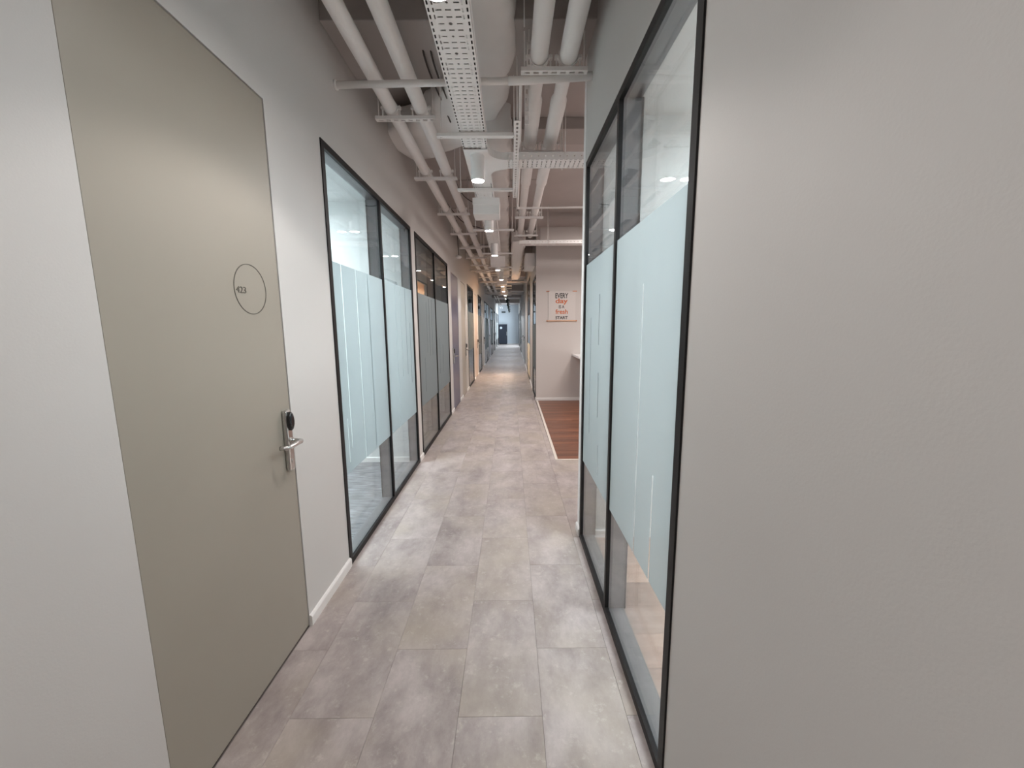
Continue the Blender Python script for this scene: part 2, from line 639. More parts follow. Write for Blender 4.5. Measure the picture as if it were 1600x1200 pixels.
far = MB()
far_end = 13.2
colx = [-1.0, -0.842, -0.526, -0.2085, 0.1085, 0.4257]
cols = [(colx[i], colx[i + 1], (i % 2)) for i in range(5)]
x = 0.4257
k = 5
while x < 3.5:
    cols.append((x, min(x + TW, 3.6), k % 2))
    x += TW
    k += 1
near_count = 0
for ci, (x0, x1, par) in enumerate(cols):
    # parity 0 : joints at 1.603 + k*.634 ; parity 1 : 1.286 + k*.634
    y = (1.603 if par == 0 else 1.286) - 7 * TLn
    while y < YEND:
        a, b = y, min(y + TLn, YEND)
        y += TLn
        if b < 0.2 and ci > 4:
            continue
        xa, xb = x0, x1
        if ci >= 5:
            if x0 < 0.49:      # strip beside the wall face, then past the partition
                if b <= 2.66 or a >= 7.68:
                    if a >= 7.68 or b <= 2.66:
                        xb = 0.47 if b <= 2.66 else 0.72
                if a < 2.66 < b:
                    a2 = a
            else:
                if b <= 2.66 or a >= 4.17:
                    continue
                a = max(a, 2.66)
            if x0 > 0.49:
                b = min(b, 4.155)
            elif a < 4.155 < b:
                tile_obj(xa, xb, a, 4.155)
                a, xb = 4.155, 0.482
            elif a >= 4.155 and a < 7.68:
                xb = min(xb, 0.482)
        if xb - xa < 0.01 or b - a < 0.02:
            continue
        if b < 0.25:
            far.box((xa + GAP, a + GAP, -0.004), (xb - GAP, b - GAP, 0.0))
        elif a < far_end:
            tile_obj(xa, xb, a, b)
            near_count += 1
        else:
            far.box((xa + GAP, a + GAP, -0.004), (xb - GAP, b - GAP, 0.0))
fo = far.build('distant_tile', 'floor_tile', base)
fo['kind'] = 'stuff'
print('tiles', near_count)

# kitchen wooden floor
kf = thing('floor_kitchen', (0.5, 4.17, 0), kind='structure')
m = MB()
def TK(u):
    return 0.483 + (u - 4.17) * 0.006
m.poly([(TK(4.17), 4.16, 0.001), (TK(7.68), 7.68, 0.001), (TK(7.68) + 0.03, 7.68, 0.004), (TK(4.17) + 0.03, 4.19, 0.004),
        (TK(4.17), 4.16, -0.004), (TK(7.68), 7.68, -0.004), (TK(7.68) + 0.03, 7.68, -0.004), (TK(4.17) + 0.03, 4.19, -0.004)],
       [(0, 3, 2, 1), (0, 1, 5, 4), (2, 3, 7, 6), (1, 2, 6, 5), (0, 4, 7, 3), (4, 5, 6, 7)])
m.build('edge_strip', 'trim_pale', kf)
MB().box((0.483, 4.155, -0.004), (3.6, 4.18, 0.004)).build('edge_strip', 'trim_pale', kf)
y = 4.182
r = 0
while y < 7.67:
    y1 = min(y + 0.095, 7.678)
    x = TK(y) + 0.031
    first = True
    while x < 3.59:
        L = random.uniform(0.35, 0.9) if first else random.uniform(0.9, 1.3)
        first = False
        x1 = min(x + L, 3.6)
        if 3.6 - x1 < 0.1:
            x1 = 3.6
        MB().box((x + 0.0006, y + 0.0006, -0.004), (x1 - 0.0006, y1 - 0.0006, 0.002 - random.uniform(0, 0.0004))).build('plank', 'kitchen_wood', kf)
        x = x1
    y = y1

# right office wooden floor
of = thing('floor_right_office', (0.6, 0, 0), kind='structure')
y = -0.6
while y < 2.55:
    y1 = min(y + 0.19, 2.559)
    x = XR + TH + 0.001 - random.uniform(0, 0.6)
    while x < 3.58:
        x1 = min(x + 1.2, 3.6)
        MB().box((max(x, XR + TH) + 0.0006, y + 0.0006, -0.004), (x1 - 0.0006, y1 - 0.0006, 0.001 - random.uniform(0, 0.0004))).build('plank', 'office_wood', of)
        x = x1
    y = y1

# offices behind the left wall
tag(MB().box((-4.1, 1.0, -0.0045), (XL - TH, 4.15, 0.001)).build('floor_meeting_room', 'carpet'), kind='structure')
tag(MB().box((-4.1, 4.25, -0.0045), (XL - TH, YEND, 0.001)).build('floor_offices', 'carpet'), kind='structure')


def room(name, x0, x1, y0, y1, mat, zc=2.7, sides='xXyYc'):
    root = thing(name, ((x0 + x1) / 2, (y0 + y1) / 2, 0), kind='structure')
    t = 0.05
    if 'x' in sides:
        MB().box((x0 - t, y0 - t, 0), (x0, y1 + t, zc)).build('wall_panel', mat, root)
    if 'X' in sides:
        MB().box((x1, y0 - t, 0), (x1 + t, y1 + t, zc)).build('wall_panel', mat, root)
    if 'y' in sides:
        MB().box((x0, y0 - t, 0), (x1, y0, zc)).build('wall_panel', mat, root)
    if 'Y' in sides:
        MB().box((x0, y1, 0), (x1, y1 + t, zc)).build('wall_panel', mat, root)
    if 'c' in sides:
        MB().box((x0 - t, y0 - t, zc), (x1 + t, y1 + t, zc + t)).build('ceiling_panel', mat, root)
    return root


room('wall_meeting_room', -4.1, XL - TH, 1.9, 4.15, 'room_paint', sides='xyYc')
boards('baseboard_meeting_room', [(-4.1, XL - TH)], lambda u, n, z: (u, 4.15 + n, z))
room('wall_second_office', -4.1, XL - TH, 4.25, 6.75, 'room_paint', sides='xyYc')
room('wall_far_offices', -3.0, XL - TH, 6.85, YEND - 0.1, 'room_paint', sides='xyYc')
room('wall_right_office', XR + TH, 3.6, -0.6, 2.56, 'room_paint', sides='Xyc')
boards('baseboard_right_office', [(XR + TH, 3.6)], lambda u, n, z: (u, 2.56 + n, z))
room('wall_warm_room', 0.64, 2.9, 10.3, 13.2, 'warm_wall', zc=2.95, sides='XyYc')
room('wall_far_right_room', 0.66, 2.2, 7.8, 9.6, 'room_paint', sides='XYc')
room('wall_last_room', 0.8, 2.2, 21.5, 33.9, 'room_paint', sides='XyYc')

# ------------------------------------------------------------------ glazed partitions
def window(idx, T, u0, u1, z1, mull, film=None, gaps=(), label='', rear=True, fr=0.036, prot=0.006, full=True):
    """film=(z0,z1); gaps=[(u, z0, z1)] clear slots cut in the film"""
    root = thing('window_%d' % idx, T((u0 + u1) / 2, TH / 2, 0), label=label, kind='structure')
    D = TH - 0.008
    def member(nm, a, b, za, zb):
        # black front bead with the grey lining behind it
        f = MB().box((a, -prot, za), (b, 0.012, zb), T).build(nm, 'black_frame', root)
        return f
    member('head_frame', u0, u1, z1 - fr, z1)
    member('sill_frame', u0, u1, 0, fr)
    member('jamb_frame', u0, u0 + fr, fr, z1 - fr)
    member('jamb_frame', u1 - fr, u1, fr, z1 - fr)
    hw = 0.014
    for mu in mull:
        member('mullion', mu - hw, mu + hw, fr, z1 - fr)
    # lining (depth of the partition)
    li = [('head_lining', u0, u1, z1 - fr + 0.008, z1), ('sill_lining', u0, u1, 0, fr - 0.008),
          ('jamb_lining', u0, u0 + fr - 0.008, fr - 0.008, z1 - fr + 0.008), ('jamb_lining', u1 - fr + 0.008, u1, fr - 0.008, z1 - fr + 0.008)]
    for mu in mull:
        li.append(('mullion_lining', mu - hw + 0.004, mu + hw - 0.004, fr - 0.008, z1 - fr + 0.008))
    for nm, a, b, za, zb in li:
        MB().box((a, 0.012, za), (b, D, zb), T).build(nm, 'grey_lining', root)
    if full:
        for nm, a, b, za, zb in li:
            if nm.startswith(('mull', 'jamb')):
                MB().box((a - 0.004, D, za), (b + 0.004, D + 0.008, zb), T).build('rear_bead', 'black_frame', root)
    us = [u0 + fr] + [m_ for m_ in mull] + [u1 - fr]
    for i in range(len(us) - 1):
        a = us[i] + (hw if i > 0 else 0)
        b = us[i + 1] - (hw if i < len(us) - 2 else 0)
        MB().box((a, 0.004, fr), (b, 0.010, z1 - fr), T).build('pane', 'glass', root)
        if rear:
            MB().box((a, D - 0.014, fr), (b, D - 0.008, z1 - fr), T).build('rear_pane', 'glass', root)
        if film:
            m = MB()
            g = sorted([q for q in gaps if a < q[0] < b])
            u = a + 0.001
            n = 0.0034
            def rect(ua, ub, za, zb):
                m.box((ua, n - 0.0004, za), (ub, n, zb), T)
            for gu, g0, g1 in g:
                rect(u, gu - 0.0052, *film)
                if g0 > film[0]:
                    rect(gu - 0.0052, gu + 0.0052, film[0], g0)
                if g1 < film[1]:
                    rect(gu - 0.0052, gu + 0.0052, g1, film[1])
                u = gu + 0.0052
            rect(u, b - 0.001, *film)
            m.build('frosted_film', 'frosted_film', root)
    return root


F = (0.565, 1.825)
window(1, TL, 2.242, 4.126, ZW, [3.185], F,
       [(2.41, 0.70, F[1]), (2.63, F[0], F[1]), (2.845, 1.11, F[1]), (2.845, F[0], 0.83), (2.36, 0.62, 0.9), (3.50, F[0], F[1]), (3.66, 1.0, F[1]), (3.83, 1.0, F[1]), (3.97, 0.9, 1.5)],
       label='glazed partition with black frame and frosted band, left wall beside the near taupe door')
window(2, TL, 4.298, 6.46, ZW, [5.35], F, [(4.62, 0.7, 1.1), (4.78, 1.15, 1.75), (4.93, 1.1, 1.8), (5.09, 1.1, 1.8), (5.6, 0.8, 1.3), (5.85, 0.8, 1.2)],
       label='second black framed glazed partition on the left wall, room behind it dim')
window(3, TR, WIN_R[0], WIN_R[1], 2.435, [1.829], F,
       [(1.44, F[0], 1.60), (1.27, F[0], 0.95), (2.14, 1.35, 1.62), (2.13, 0.95, 1.2), (2.10, 0.62, 0.8), (2.35, 0.8, 1.5)],
       label='black framed glazed partition on the near right wall with frosted band')
k = 4
for i, (a, b) in enumerate(WINS_L[2:]):
    window(k, TL, a, b, ZW, [(a + b) / 2] if b - a > 1.8 else [], F if i != 0 else (0.9, 1.825), [],
           label='narrow looking glazed partition on the left wall, %s beyond the blue door' % ORD[i], rear=False, full=False)
    k += 1
window(k, TF, WINS_F[0][0], WINS_F[0][1], ZW, [], (0.56, 1.5), [], label='glazed partition just past the kitchen corner, right wall', rear=False, full=False)
k += 1
wr = window(k, TF, WINS_F[1][0], WINS_F[1][1], 2.76, [], (0.04, 0.97), [], label='glazed partition to the warmly lit room on the right wall', rear=False, full=False)
MB().box((WINS_F[1][0] + 0.03, 0.0, 1.78), (WINS_F[1][1] - 0.03, 0.03, 2.22), TF).build('dark_panel', 'cabinet_dark', wr)
k += 1
window(k, TF, WINS_F[2][0], WINS_F[2][1], ZW, [24.0], F, [], label='glazed partition with frosted band far along the right wall', rear=False, full=False)
k += 1
window(k, TF, WINS_F[3][0], WINS_F[3][1], ZW, [30.6], None, [], label='last glazed opening on the right wall, added to let fill light onto the corridor end', rear=False, full=False)  # opening added so the end fill can reach the corridor

# ------------------------------------------------------------------ doors
def door(idx, T, u0, u1, z1, mat, side, label, number=False, sgn=1, lever_dir=None):
    root = thing('door_%d' % idx, T((u0 + u1) / 2, 0, 0), label=label, kind='structure')
    g = 0.004
    MB().box((u0 + g, 0.003, 0.008), (u1 - g, 0.048, z1 - g), T).build('leaf', mat, root, bevel=0.0012)
    m = MB()
    m.box((u0, 0.012, 0), (u0 + g - 0.001, 0.06, z1), T)
    m.box((u1 - g + 0.001, 0.012, 0), (u1, 0.06, z1), T)
    m.box((u0, 0.012, z1 - g + 0.001), (u1, 0.06, z1), T)
    m.box((u0, 0.05, 0), (u1, 0.062, z1), T)
    m.build('rebate', 'dark_gap', root)
    # lock plate
    uh = u1 - 0.052 if side == 'far' else u0 + 0.052
    d = -1 if side == 'far' else 1
    pl = MB().box((uh - 0.021, -0.019, 0.822), (uh + 0.021, 0.003, 1.095), T).build('lock_plate', 'steel', root, bevel=0.007)
    o = Vector(T(uh, -0.019, 1.045))
    ax = Vector(T(uh, -1, 0)) - Vector(T(uh, 0, 0))
    rd = MB().lathe(o, ax, [(-0.002, 0.0205), (0.008, 0.0205), (0.013, 0.018), (0.016, 0.011)], 28)
    rd.v = [(p[0], p[1], o.z + (p[2] - o.z) * 2.05) for p in rd.v]
    rd.build('card_reader', 'reader_black', pl)
    MB().lathe(Vector(T(uh, -0.019, 0.957)), ax, [(-0.002, 0.014), (0.006, 0.014), (0.008, 0.0125)], 20).build('lever_rose', 'steel', pl)
    pts = []
    zz = 0.957
    base_pts = [(0, -0.018), (0, -0.045), (0, -0.056), (d * 0.005, -0.066), (d * 0.015, -0.070), (d * 0.06, -0.070),
                (d * 0.105, -0.069), (d * 0.114, -0.065), (d * 0.119, -0.056), (d * 0.120, -0.040)]
    for du, n in base_pts:
        pts.append(T(uh + du, n, zz))
    MB().tube(pts, 0.0098, 12).build('lever', 'steel', pl)
    MB().lathe(Vector(T(uh, -0.019, 0.865)), ax, [(-0.001, 0.008), (0.002, 0.008)], 16).build('keyhole_cap', 'steel', pl)
    if number:
        uc, zc, R = 1.561, 1.601, 0.0935
        m = MB()
        n_ = 64
        vs, fs = [], []
        for (rr, nn) in ((R - 0.0014, 0.0032), (R - 0.0014, 0.0014), (R + 0.0014, 0.0014), (R + 0.0014, 0.0032)):
            for q in range(n_):
                a = 2 * PI * q / n_
                vs.append(T(uc + rr * math.cos(a), nn, zc + rr * math.sin(a)))
        for j in range(3):
            for q in range(n_):
                q2 = (q + 1) % n_
                fs.append((j * n_ + q, j * n_ + q2, (j + 1) * n_ + q2, (j + 1) * n_ + q))
        m.poly(vs, fs)
        m.build('number_ring', 'print_dark', root)
        text_mesh('423', 'door_number', 'print_dark', 0.034, (XL - 0.003 + 0.0012, 1.477, 1.583), 'left', root, offset=0.0, spacing=0.95, width=0.055)
    return root


def text_mesh(s, name, mat, size, loc, facing, parent, offset=0.0, spacing=1.0, width=None, height=None, shear=0, extr=0.0006):
    cu = bpy.data.curves.new('t', 'FONT')
    cu.body = s
    cu.size = 1.0
    cu.extrude = 0.0
    cu.offset = offset / size
    cu.space_character = spacing
    cu.shear = shear
    cu.extrude = extr / size
    to = bpy.data.objects.new('t', cu)
    COL.objects.link(to)
    bpy.context.view_layer.update()
    dg = bpy.context.evaluated_depsgraph_get()
    me = bpy.data.meshes.new_from_object(to.evaluated_get(dg))
    bpy.data.objects.remove(to)
    xs = [v.co.x for v in me.vertices]
    ys = [v.co.y for v in me.vertices]
    x0, x1, y0, y1 = min(xs), max(xs), min(ys), max(ys)
    sx = (width / (x1 - x0)) if width else size
    sy = (height / (y1 - y0)) if height else size
    vs = []
    for v in me.vertices:
        a, b, c = (v.co.x - x0) * sx, (v.co.y - y0) * sy, v.co.z * size
        if facing == 'left':     # on the left wall, read from the corridor: text runs +Y
            vs.append((loc[0] + c, loc[1] + a, loc[2] + b))
        else:                    # facing the camera (-Y)
            vs.append((loc[0] + a, loc[1] - c, loc[2] + b))
    fs = [tuple(p.vertices) for p in me.polygons]
    bpy.data.meshes.remove(me)
    return MB().poly(vs, fs).build(name, mat, parent)


DM = ['door_taupe', 'door_blue', 'door_beige', 'door_pink', 'door_beige', 'door_blue', 'door_beige', 'door_beige']
DL = ['large taupe flush door numbered 423 on the near left wall', 'dark blue violet flush door on the left wall past the second glazed partition',
      'beige flush door just past the dark blue door', 'pinkish beige flush door, left wall, between two glazed partitions',
      'fifth door on the left wall, beige, far down the corridor', 'sixth door on the left wall, blue and tiny in view',
      'seventh door on the left wall, beige and tiny in view', 'last door on the left wall, nearest the end wall']
DS = ['far', 'near', 'far', 'far', 'far', 'near', 'far', 'near']
for i, (a, b, z) in enumerate(DOORS_L):
    door(i + 1, TL, a, b, z, DM[i], DS[i], DL[i], number=(i == 0))
door(9, TF, 15.0, 16.1, 2.376, 'cabinet_dark', 'near', 'dark door on the far right wall')
door(10, TF, 17.4, 18.3, 2.376, 'door_beige', 'near', 'pale door on the far right wall past the dark one')

# ------------------------------------------------------------------ kitchen details
po = thing('poster', (0.99, 7.674, 1.55), label='EVERY day IS A fresh START slogan poster on the kitchen back wall', cat='poster')
MB().box((0.73, 7.668, 1.565), (1.25, 7.672, 2.12)).build('sheet', 'poster_paper', po)
MB().box((0.70, 7.660, 1.548), (1.275, 7.674, 1.572)).build('bottom_rail', 'peach_wood', po, bevel=0.003)
for x0_, x1_ in ((0.69, 0.75), (1.19, 1.275)):
    MB().box((x0_, 7.662, 2.108), (x1_, 7.674, 2.124)).build('top_clip', 'copper', po, bevel=0.003)
for x_ in (0.705, 1.27):
    MB().lathe((x_, 7.662, 1.56), (0, -1, 0), [(0, 0.014), (0.006, 0.014), (0.009, 0.009)], 14).build('rail_knob', 'copper', po)
PZ = 7.6675
for s_, z_, w_, h_, mt, off in (('EVERY', 1.985, 0.245, 0.095, 'poster_black', 0.0022), ('day', 1.865, 0.235, 0.118, 'poster_orange', 0.0024),
                                ('IS A', 1.795, 0.105, 0.062, 'poster_black', 0.002), ('fresh', 1.690, 0.235, 0.090, 'poster_orange', 0.0022),
                                ('START', 1.590, 0.235, 0.058, 'poster_black', 0.0025)):
    text_mesh(s_, 'lettering', mt, 0.1, (0.985 - w_ / 2, PZ, z_), 'front', po, offset=off, width=w_, height=h_)
ct = thing('worktop', (2.2, 7.3, 0), label='white kitchen worktop whose corner shows beside the partition edge', cat='worktop')
MB().box((1.20, 6.95, 0.885), (3.6, 7.67, 0.925)).build('top', 'counter_white', ct, bevel=0.004)
m = MB()
m.poly([(1.26, 7.0, 0.885), (1.60, 7.0, 0.62), (1.60, 7.66, 0.62), (1.26, 7.66, 0.885), (1.66, 7.0, 0.885), (1.66, 7.0, 0.62), (1.66, 7.66, 0.62), (1.66, 7.66, 0.885)],
       [(0, 1, 2, 3), (0, 4, 5, 1), (3, 2, 6, 7), (4, 7, 6, 5), (1, 5, 6, 2), (0, 3, 7, 4)])
m.build('bracket', 'counter_white', ct)
MB().box((1.70, 7.0, 0.0), (3.6, 7.66, 0.885)).build('cabinet', 'counter_white', ct)

# end of the corridor
cb = thing('cabinet', (-0.62, YEND - 0.2, 0), label='tall black cabinet with pale oval mark against the end wall', cat='cabinet')
MB().box((-0.97, YEND - 0.36, 0.05), (-0.27, YEND - 0.02, 1.68)).build('body', 'cabinet_dark', cb, bevel=0.01)
MB().box((-0.96, YEND - 0.38, 0.08), (-0.28, YEND - 0.36, 1.66)).build('door', 'cabinet_dark', cb, bevel=0.006)
MB().lathe((-0.79, YEND - 0.38, 1.38), (0, -1, 0), [(0, 0.10), (0.004, 0.10)], 24).build('mark', 'end_paint', cb)
MB().box((-0.34, YEND - 0.40, 0.75), (-0.32, YEND - 0.38, 1.05)).build('handle', 'steel', cb, bevel=0.004)
MB().box((-0.93, YEND - 0.34, 0.0), (-0.31, YEND - 0.04, 0.05)).build('plinth', 'black_frame', cb)
vt = thing('sign_box', (-0.56, YEND - 0.05, 2.64), label='small dark box mounted high on the end wall', cat='sign box')
MB().box((-0.72, YEND - 0.08, 2.65), (-0.40, YEND - 0.001, 2.75)).build('casing', 'lamp_black', vt, bevel=0.01)

# ------------------------------------------------------------------ downlights
def make_downlight(y, x, black=False):
    z0, z1 = 2.54, 2.715
    r = 0.052
    root = thing('downlight', (x, y, z1))
    n = 28
    prof = [(0, 0.03), (0, r), (0.002, r + 0.0005), (0.172, r + 0.0005), (0.175, r - 0.001), (0.175, r - 0.005), (0.168, r - 0.006)]
    MB().lathe((x, y, z1), (0, 0, -1), prof, n, caps=False).build('housing', 'lamp_black' if black else 'lamp_white', root)
    MB().lathe((x, y, z0 + 0.0065), (0, 0, -1), [(0, r - 0.0055), (0.001, r - 0.0055)], n).build('lens', 'lamp_glow', root)
    MB().lathe((x, y, z1 + 0.004), (0, 0, -1), [(0, r + 0.006), (0.003, r + 0.006), (0.004, r + 0.001)], n).build('mounting_plate', 'lamp_white' if not black else 'lamp_black', root)
    if black:
        MB().tube([(x, y, z1), (x, y, SLAB)], 0.006, 8).build('stem', 'lamp_black', root)
        MB().lathe((x + 0.05, y, z1 - 0.05), (0, 0, -1), [(0, 0.02), (0.0, 0.07), (0.03, 0.07), (0.03, 0.02)], 20).build('driver_ring', 'lamp_black', root)
    return root


LX = -0.235
light_y = [1.455, 3.156, 4.72, 6.30, 7.88, 9.46, 11.04, 12.62, 14.2, 15.8, 18.4, 21.2, 24.2, 27.4, 30.6]
light_y_back = [-0.06, -1.64]
pw = make_downlight(light_y[0], LX)
pb = make_downlight(light_y[10], -0.14, True)


def spot(y, x, col, e):
    l = bpy.data.lights.new('downlight_beam', 'SPOT')
    l.energy = e
    l.color = col
    l.spot_size = math.radians(121)
    l.spot_blend = 0.28
    l.shadow_soft_size = 0.045
    o = bpy.data.objects.new('downlight_beam', l)
    o.location = (x, y, 2.532)
    COL.objects.link(o)


tag(pw, 'white cylindrical downlight nearest the camera, cut by the top of the picture', 'downlight', 'downlights down the corridor')
tag(pb, 'black downlight at the far end, nearest of the black ones', 'downlight', 'downlights down the corridor')
for i, y in enumerate(light_y):
    x = LX + (0.03 if i > 4 else 0) + (0.03 if i > 7 else 0)
    if i == 0 or i == 10:
        x = LX if i == 0 else -0.14
    elif i < 10:
        dup(pw, (x - LX, y - light_y[0], 0), 'white cylindrical downlight, %s from the camera along the corridor' % ORD[i])
    else:
        x = -0.14 + 0.015 * (i - 10)
        dup(pb, (x + 0.14, y - light_y[10], 0), 'black downlight at the far end of the corridor, %s of the black ones' % ORD[i - 10])
    spot(y, x, WARM if i < 9 else COOL, SPOT_W * (0.88 if i == 0 else 1.0 if i < 9 else 3.2))
for j, y in enumerate(light_y_back):
    dup(pw, (0, y - light_y[0], 0), ('white downlight added above the camera as dim fill for the near right wall', 'white downlight behind the camera')[j])
    spot(y, LX, WARM, SPOT_W * (0.30, 1.1)[j])  # the one above the camera is weak fill added for the right wall

# ceiling lights of the side rooms (real panels above the area lamps)
for nm, lb, x, y, sx, sy in (('light_panel', 'flat light panel in the meeting room behind the near left glazing', -2.6, 3.0, 1.6, 1.2),
                             ('light_panel', 'flat light panel in the near right office', 2.0, 1.2, 1.6, 1.4)):
    p = thing(nm, (x, y, 2.64), label=lb, cat='ceiling light')
    MB().box((x - sx / 2 - 0.03, y - sy / 2 - 0.03, 2.65), (x + sx / 2 + 0.03, y + sy / 2 + 0.03, 2.70)).build('tray', 'lamp_white', p)
    MB().box((x - sx / 2, y - sy / 2, 2.645), (x + sx / 2, y + sy / 2, 2.65)).build('diffuser', 'panel_glow', p)

# ------------------------------------------------------------------ pipes
def pipe_prof(y0, y1, r, necks):
    """insulated pipe along +Y; after each neck start the bare pipe shows, then the lagging begins again"""
    pr = [(y0, r)]
    for a, b, ra, rb in necks:
        pr += [(a - 0.03, pr[-1][1]), (a - 0.012, pr[-1][1] * 0.96), (a, ra), (b, ra), (b + 0.04, rb)]
    pr.append((y1, pr[-1][1]))
    return [(p[0] - y0, p[1]) for p in pr]


LB = [0.74, 1.83, 2.92, 4.02, 5.22, 6.29, 7.38, 8.42, 9.4, 10.55, 11.65, 13.8, 15.3, 16.8]
XP1, XP2, ZP = -0.800, -0.598, 2.93
for x, r, lb in ((XP1, 0.0435, 'white lagged pipe along the ceiling, nearest the left wall'), (XP2, 0.047, 'white lagged pipe, second from the left wall')):
    necks = [(b + 0.03, b + 0.12, r * 0.80, r) for b in LB if b < 12]
    o = MB().lathe((x, BACK, ZP), (0, 1, 0), pipe_prof(BACK, 18.0, r, necks), 24).build('lagged_pipe', 'pipe_paint')
    tag(o, lb, 'pipe', 'lagged pipes along the corridor ceiling')
for x in (-0.72, -0.60):
    o = MB().lathe((x, 18.45, 2.86), (0, 1, 0), [(0, 0.025), (12, 0.025)], 12).build('thin_pipe', 'pipe_paint')
    tag(o, 'thin white pipe at the far end of the corridor ceiling, ' + ('left' if x < -0.7 else 'right') + ' one', 'pipe')
RB = [(2.42, 0.049), (3.45, 0.06), (5.40, 0.045), (6.44, 0.045)]
for x, r, lb in ((0.170, 0.049, 'white lagged pipe left of the pair on the right side of the ceiling'), (0.332, 0.050, 'white lagged pipe right of the pair, beside the right wall')):
    necks = [(1.3, 1.36, r * 0.85, r), (2.46, 2.80, r * 0.85, r * 1.08), (4.36, 4.42, r * 0.86, r * 0.88), (5.42, 5.5, r * 0.78, r * 0.88)]
    o = MB().lathe((x, BACK, ZP), (0, 1, 0), pipe_prof(BACK, 6.72, r, necks), 24).build('lagged_pipe', 'pipe_paint')
    tag(o, lb, 'pipe', 'lagged pipes along the corridor ceiling')


def make_bracket(x0, x1, y, pxs, r, z=2.862, name='pipe_bracket', hang=True):
    root = thing(name, ((x0 + x1) / 2, y, z))
    m = MB()
    # slotted strut channel: two flanges and a web with slots
    w, h, t = 0.041, 0.021, 0.0025
    m.box((x0, y - w / 2, z - h / 2), (x1, y - w / 2 + t, z + h / 2))
    m.box((x0, y + w / 2 - t, z - h / 2), (x1, y + w / 2, z + h / 2))
    x = x0
    while x < x1 - 0.001:
        xe = min(x + 0.05, x1)
        xs = min(x + 0.020, x1)
        m.box((x, y - w / 2 + t, z - h / 2), (xs, y + w / 2 - t, z - h / 2 + t))
        if xe > xs:
            m.box((xs, y - w / 2 + t, z - h / 2), (xe, y - w / 2 + 0.013, z - h / 2 + t))
            m.box((xs, y + w / 2 - 0.013, z - h / 2), (xe, y + w / 2 - t, z - h / 2 + t))
        x = xe
    m.build('channel', 'metal_paint', root)
    if hang:
        for x in (x0 + 0.02, x1 - 0.02):
            MB().tube([(x, y, z - 0.02), (x, y, SLAB)], 0.004, 8).build('threaded_rod', 'metal_paint', root)
    for px in pxs:
        m = MB()
        n = 18
        R1, R2 = r + 0.001, r + 0.006
        vs, fs = [], []
        for k in range(n + 1):
            a = PI * 2 * k / n
            for rr, dy in ((R1, -0.014), (R2, -0.014), (R2, 0.014), (R1, 0.014)):
                vs.append((px + rr * math.cos(a), y + dy, ZP + rr * math.sin(a)))
        for k in range(n):
            for j in range(4):
                fs.append((k * 4 + j, k * 4 + (j + 1) % 4, (k + 1) * 4 + (j + 1) % 4, (k + 1) * 4 + j))
        m.poly(vs, fs)
        for s in (-1, 1):
            xa, xb = sorted((px + s * R1, px + s * (R1 + 0.024)))
            m.box((xa, y - 0.012, ZP - 0.010), (xb, y + 0.012, ZP + 0.006))
            m.box((px + s * (R1 + 0.014) - 0.004, y - 0.004, z + h / 2 - 0.005), (px + s * (R1 + 0.014) + 0.004, y + 0.004, ZP + 0.014))
        m.build('pipe_clamp', 'metal_paint', root)
    return root


br = make_bracket(-0.905, -0.498, LB[0], [XP1, XP2], 0.042)
tag(br, 'slotted pipe bracket on the left, above and behind the picture edge', 'pipe bracket', 'brackets under the left pipe pair')
vis = 0
for b in LB[1:]:
    lb = 'slotted bracket under the left pipe pair, %s from the camera' % ORD[vis]
    vis += 1
    dup(br, (0, b - LB[0], 0), lb)
brr = make_bracket(0.07, 0.44, RB[0][0], [0.170, 0.332], 0.050)
tag(brr, 'bracket under the right pipe pair at the thick cross pipe', 'pipe bracket', 'brackets under the right pipe pair')
for b, lb in ((3.46, 'bracket under the right pipe pair just above the perforated cross tray'), (5.40, 'short bracket under the right pipe pair below the thin elbow pipe'), (6.42, 'last bracket under the right pipe pair, at the bulkhead'), (1.34, 'bracket under the right pipe pair above the picture edge')):
    dup(brr, (0, b - RB[0][0], 0), lb)

# cross pipe from wall to wall, with the thin drop line
cp = thing('cross_pipe', (-0.26, 2.48, 2.85), label='white pipe crossing the corridor from wall to wall near the camera', cat='pipe')
MB().tube([(XL, 2.492, 2.835), (-0.3, 2.478, 2.838), (0.02, 2.47, 2.84)], 0.0185, 16).build('pipe_run', 'pipe_paint', cp)
MB().tube([(0.0, 2.47, 2.84), (0.04, 2.47, 2.84), (XR, 2.458, 2.855)], 0.0225, 16).build('thick_pipe_run', 'pipe_paint', cp)
MB().tube([(XL, 2.492, 2.835), (XL + 0.012, 2.492, 2.835)], 0.026, 16).build('wall_collar', 'pipe_paint', cp)
MB().tube([(0.07, 2.47, 2.835), (0.085, 3.4, 2.83), (0.095, 4.78, 2.83), (0.098, 4.85, 2.83), (0.12, 4.87, 2.83), (1.2, 4.88, 2.84), (2.4, 4.88, 2.85)], 0.0105, 12).build('thin_branch', 'pipe_paint', cp)
MB().lathe((0.098, 4.86, 2.83), (1, 0, 0), [(-0.016, 0.013), (0.02, 0.013)], 12).build('elbow', 'pipe_paint', cp)
for j, (y, z) in enumerate(((12.78, 2.86), (16.2, 2.80), (17.5, 2.86), (10.2, 2.86))):
    o = MB().tube([(XL, y, z), (0.50 + SH * (y - 7.68), y, z)], 0.03 if j == 0 else 0.022, 12).build('cross_pipe', 'pipe_paint')
    tag(o, ['white pipe crossing the far corridor just beyond the perforated trays', 'white crossing pipe above the far black downlights', 'last white pipe crossing the corridor', 'thin crossing pipe before the far one'][j], 'pipe')

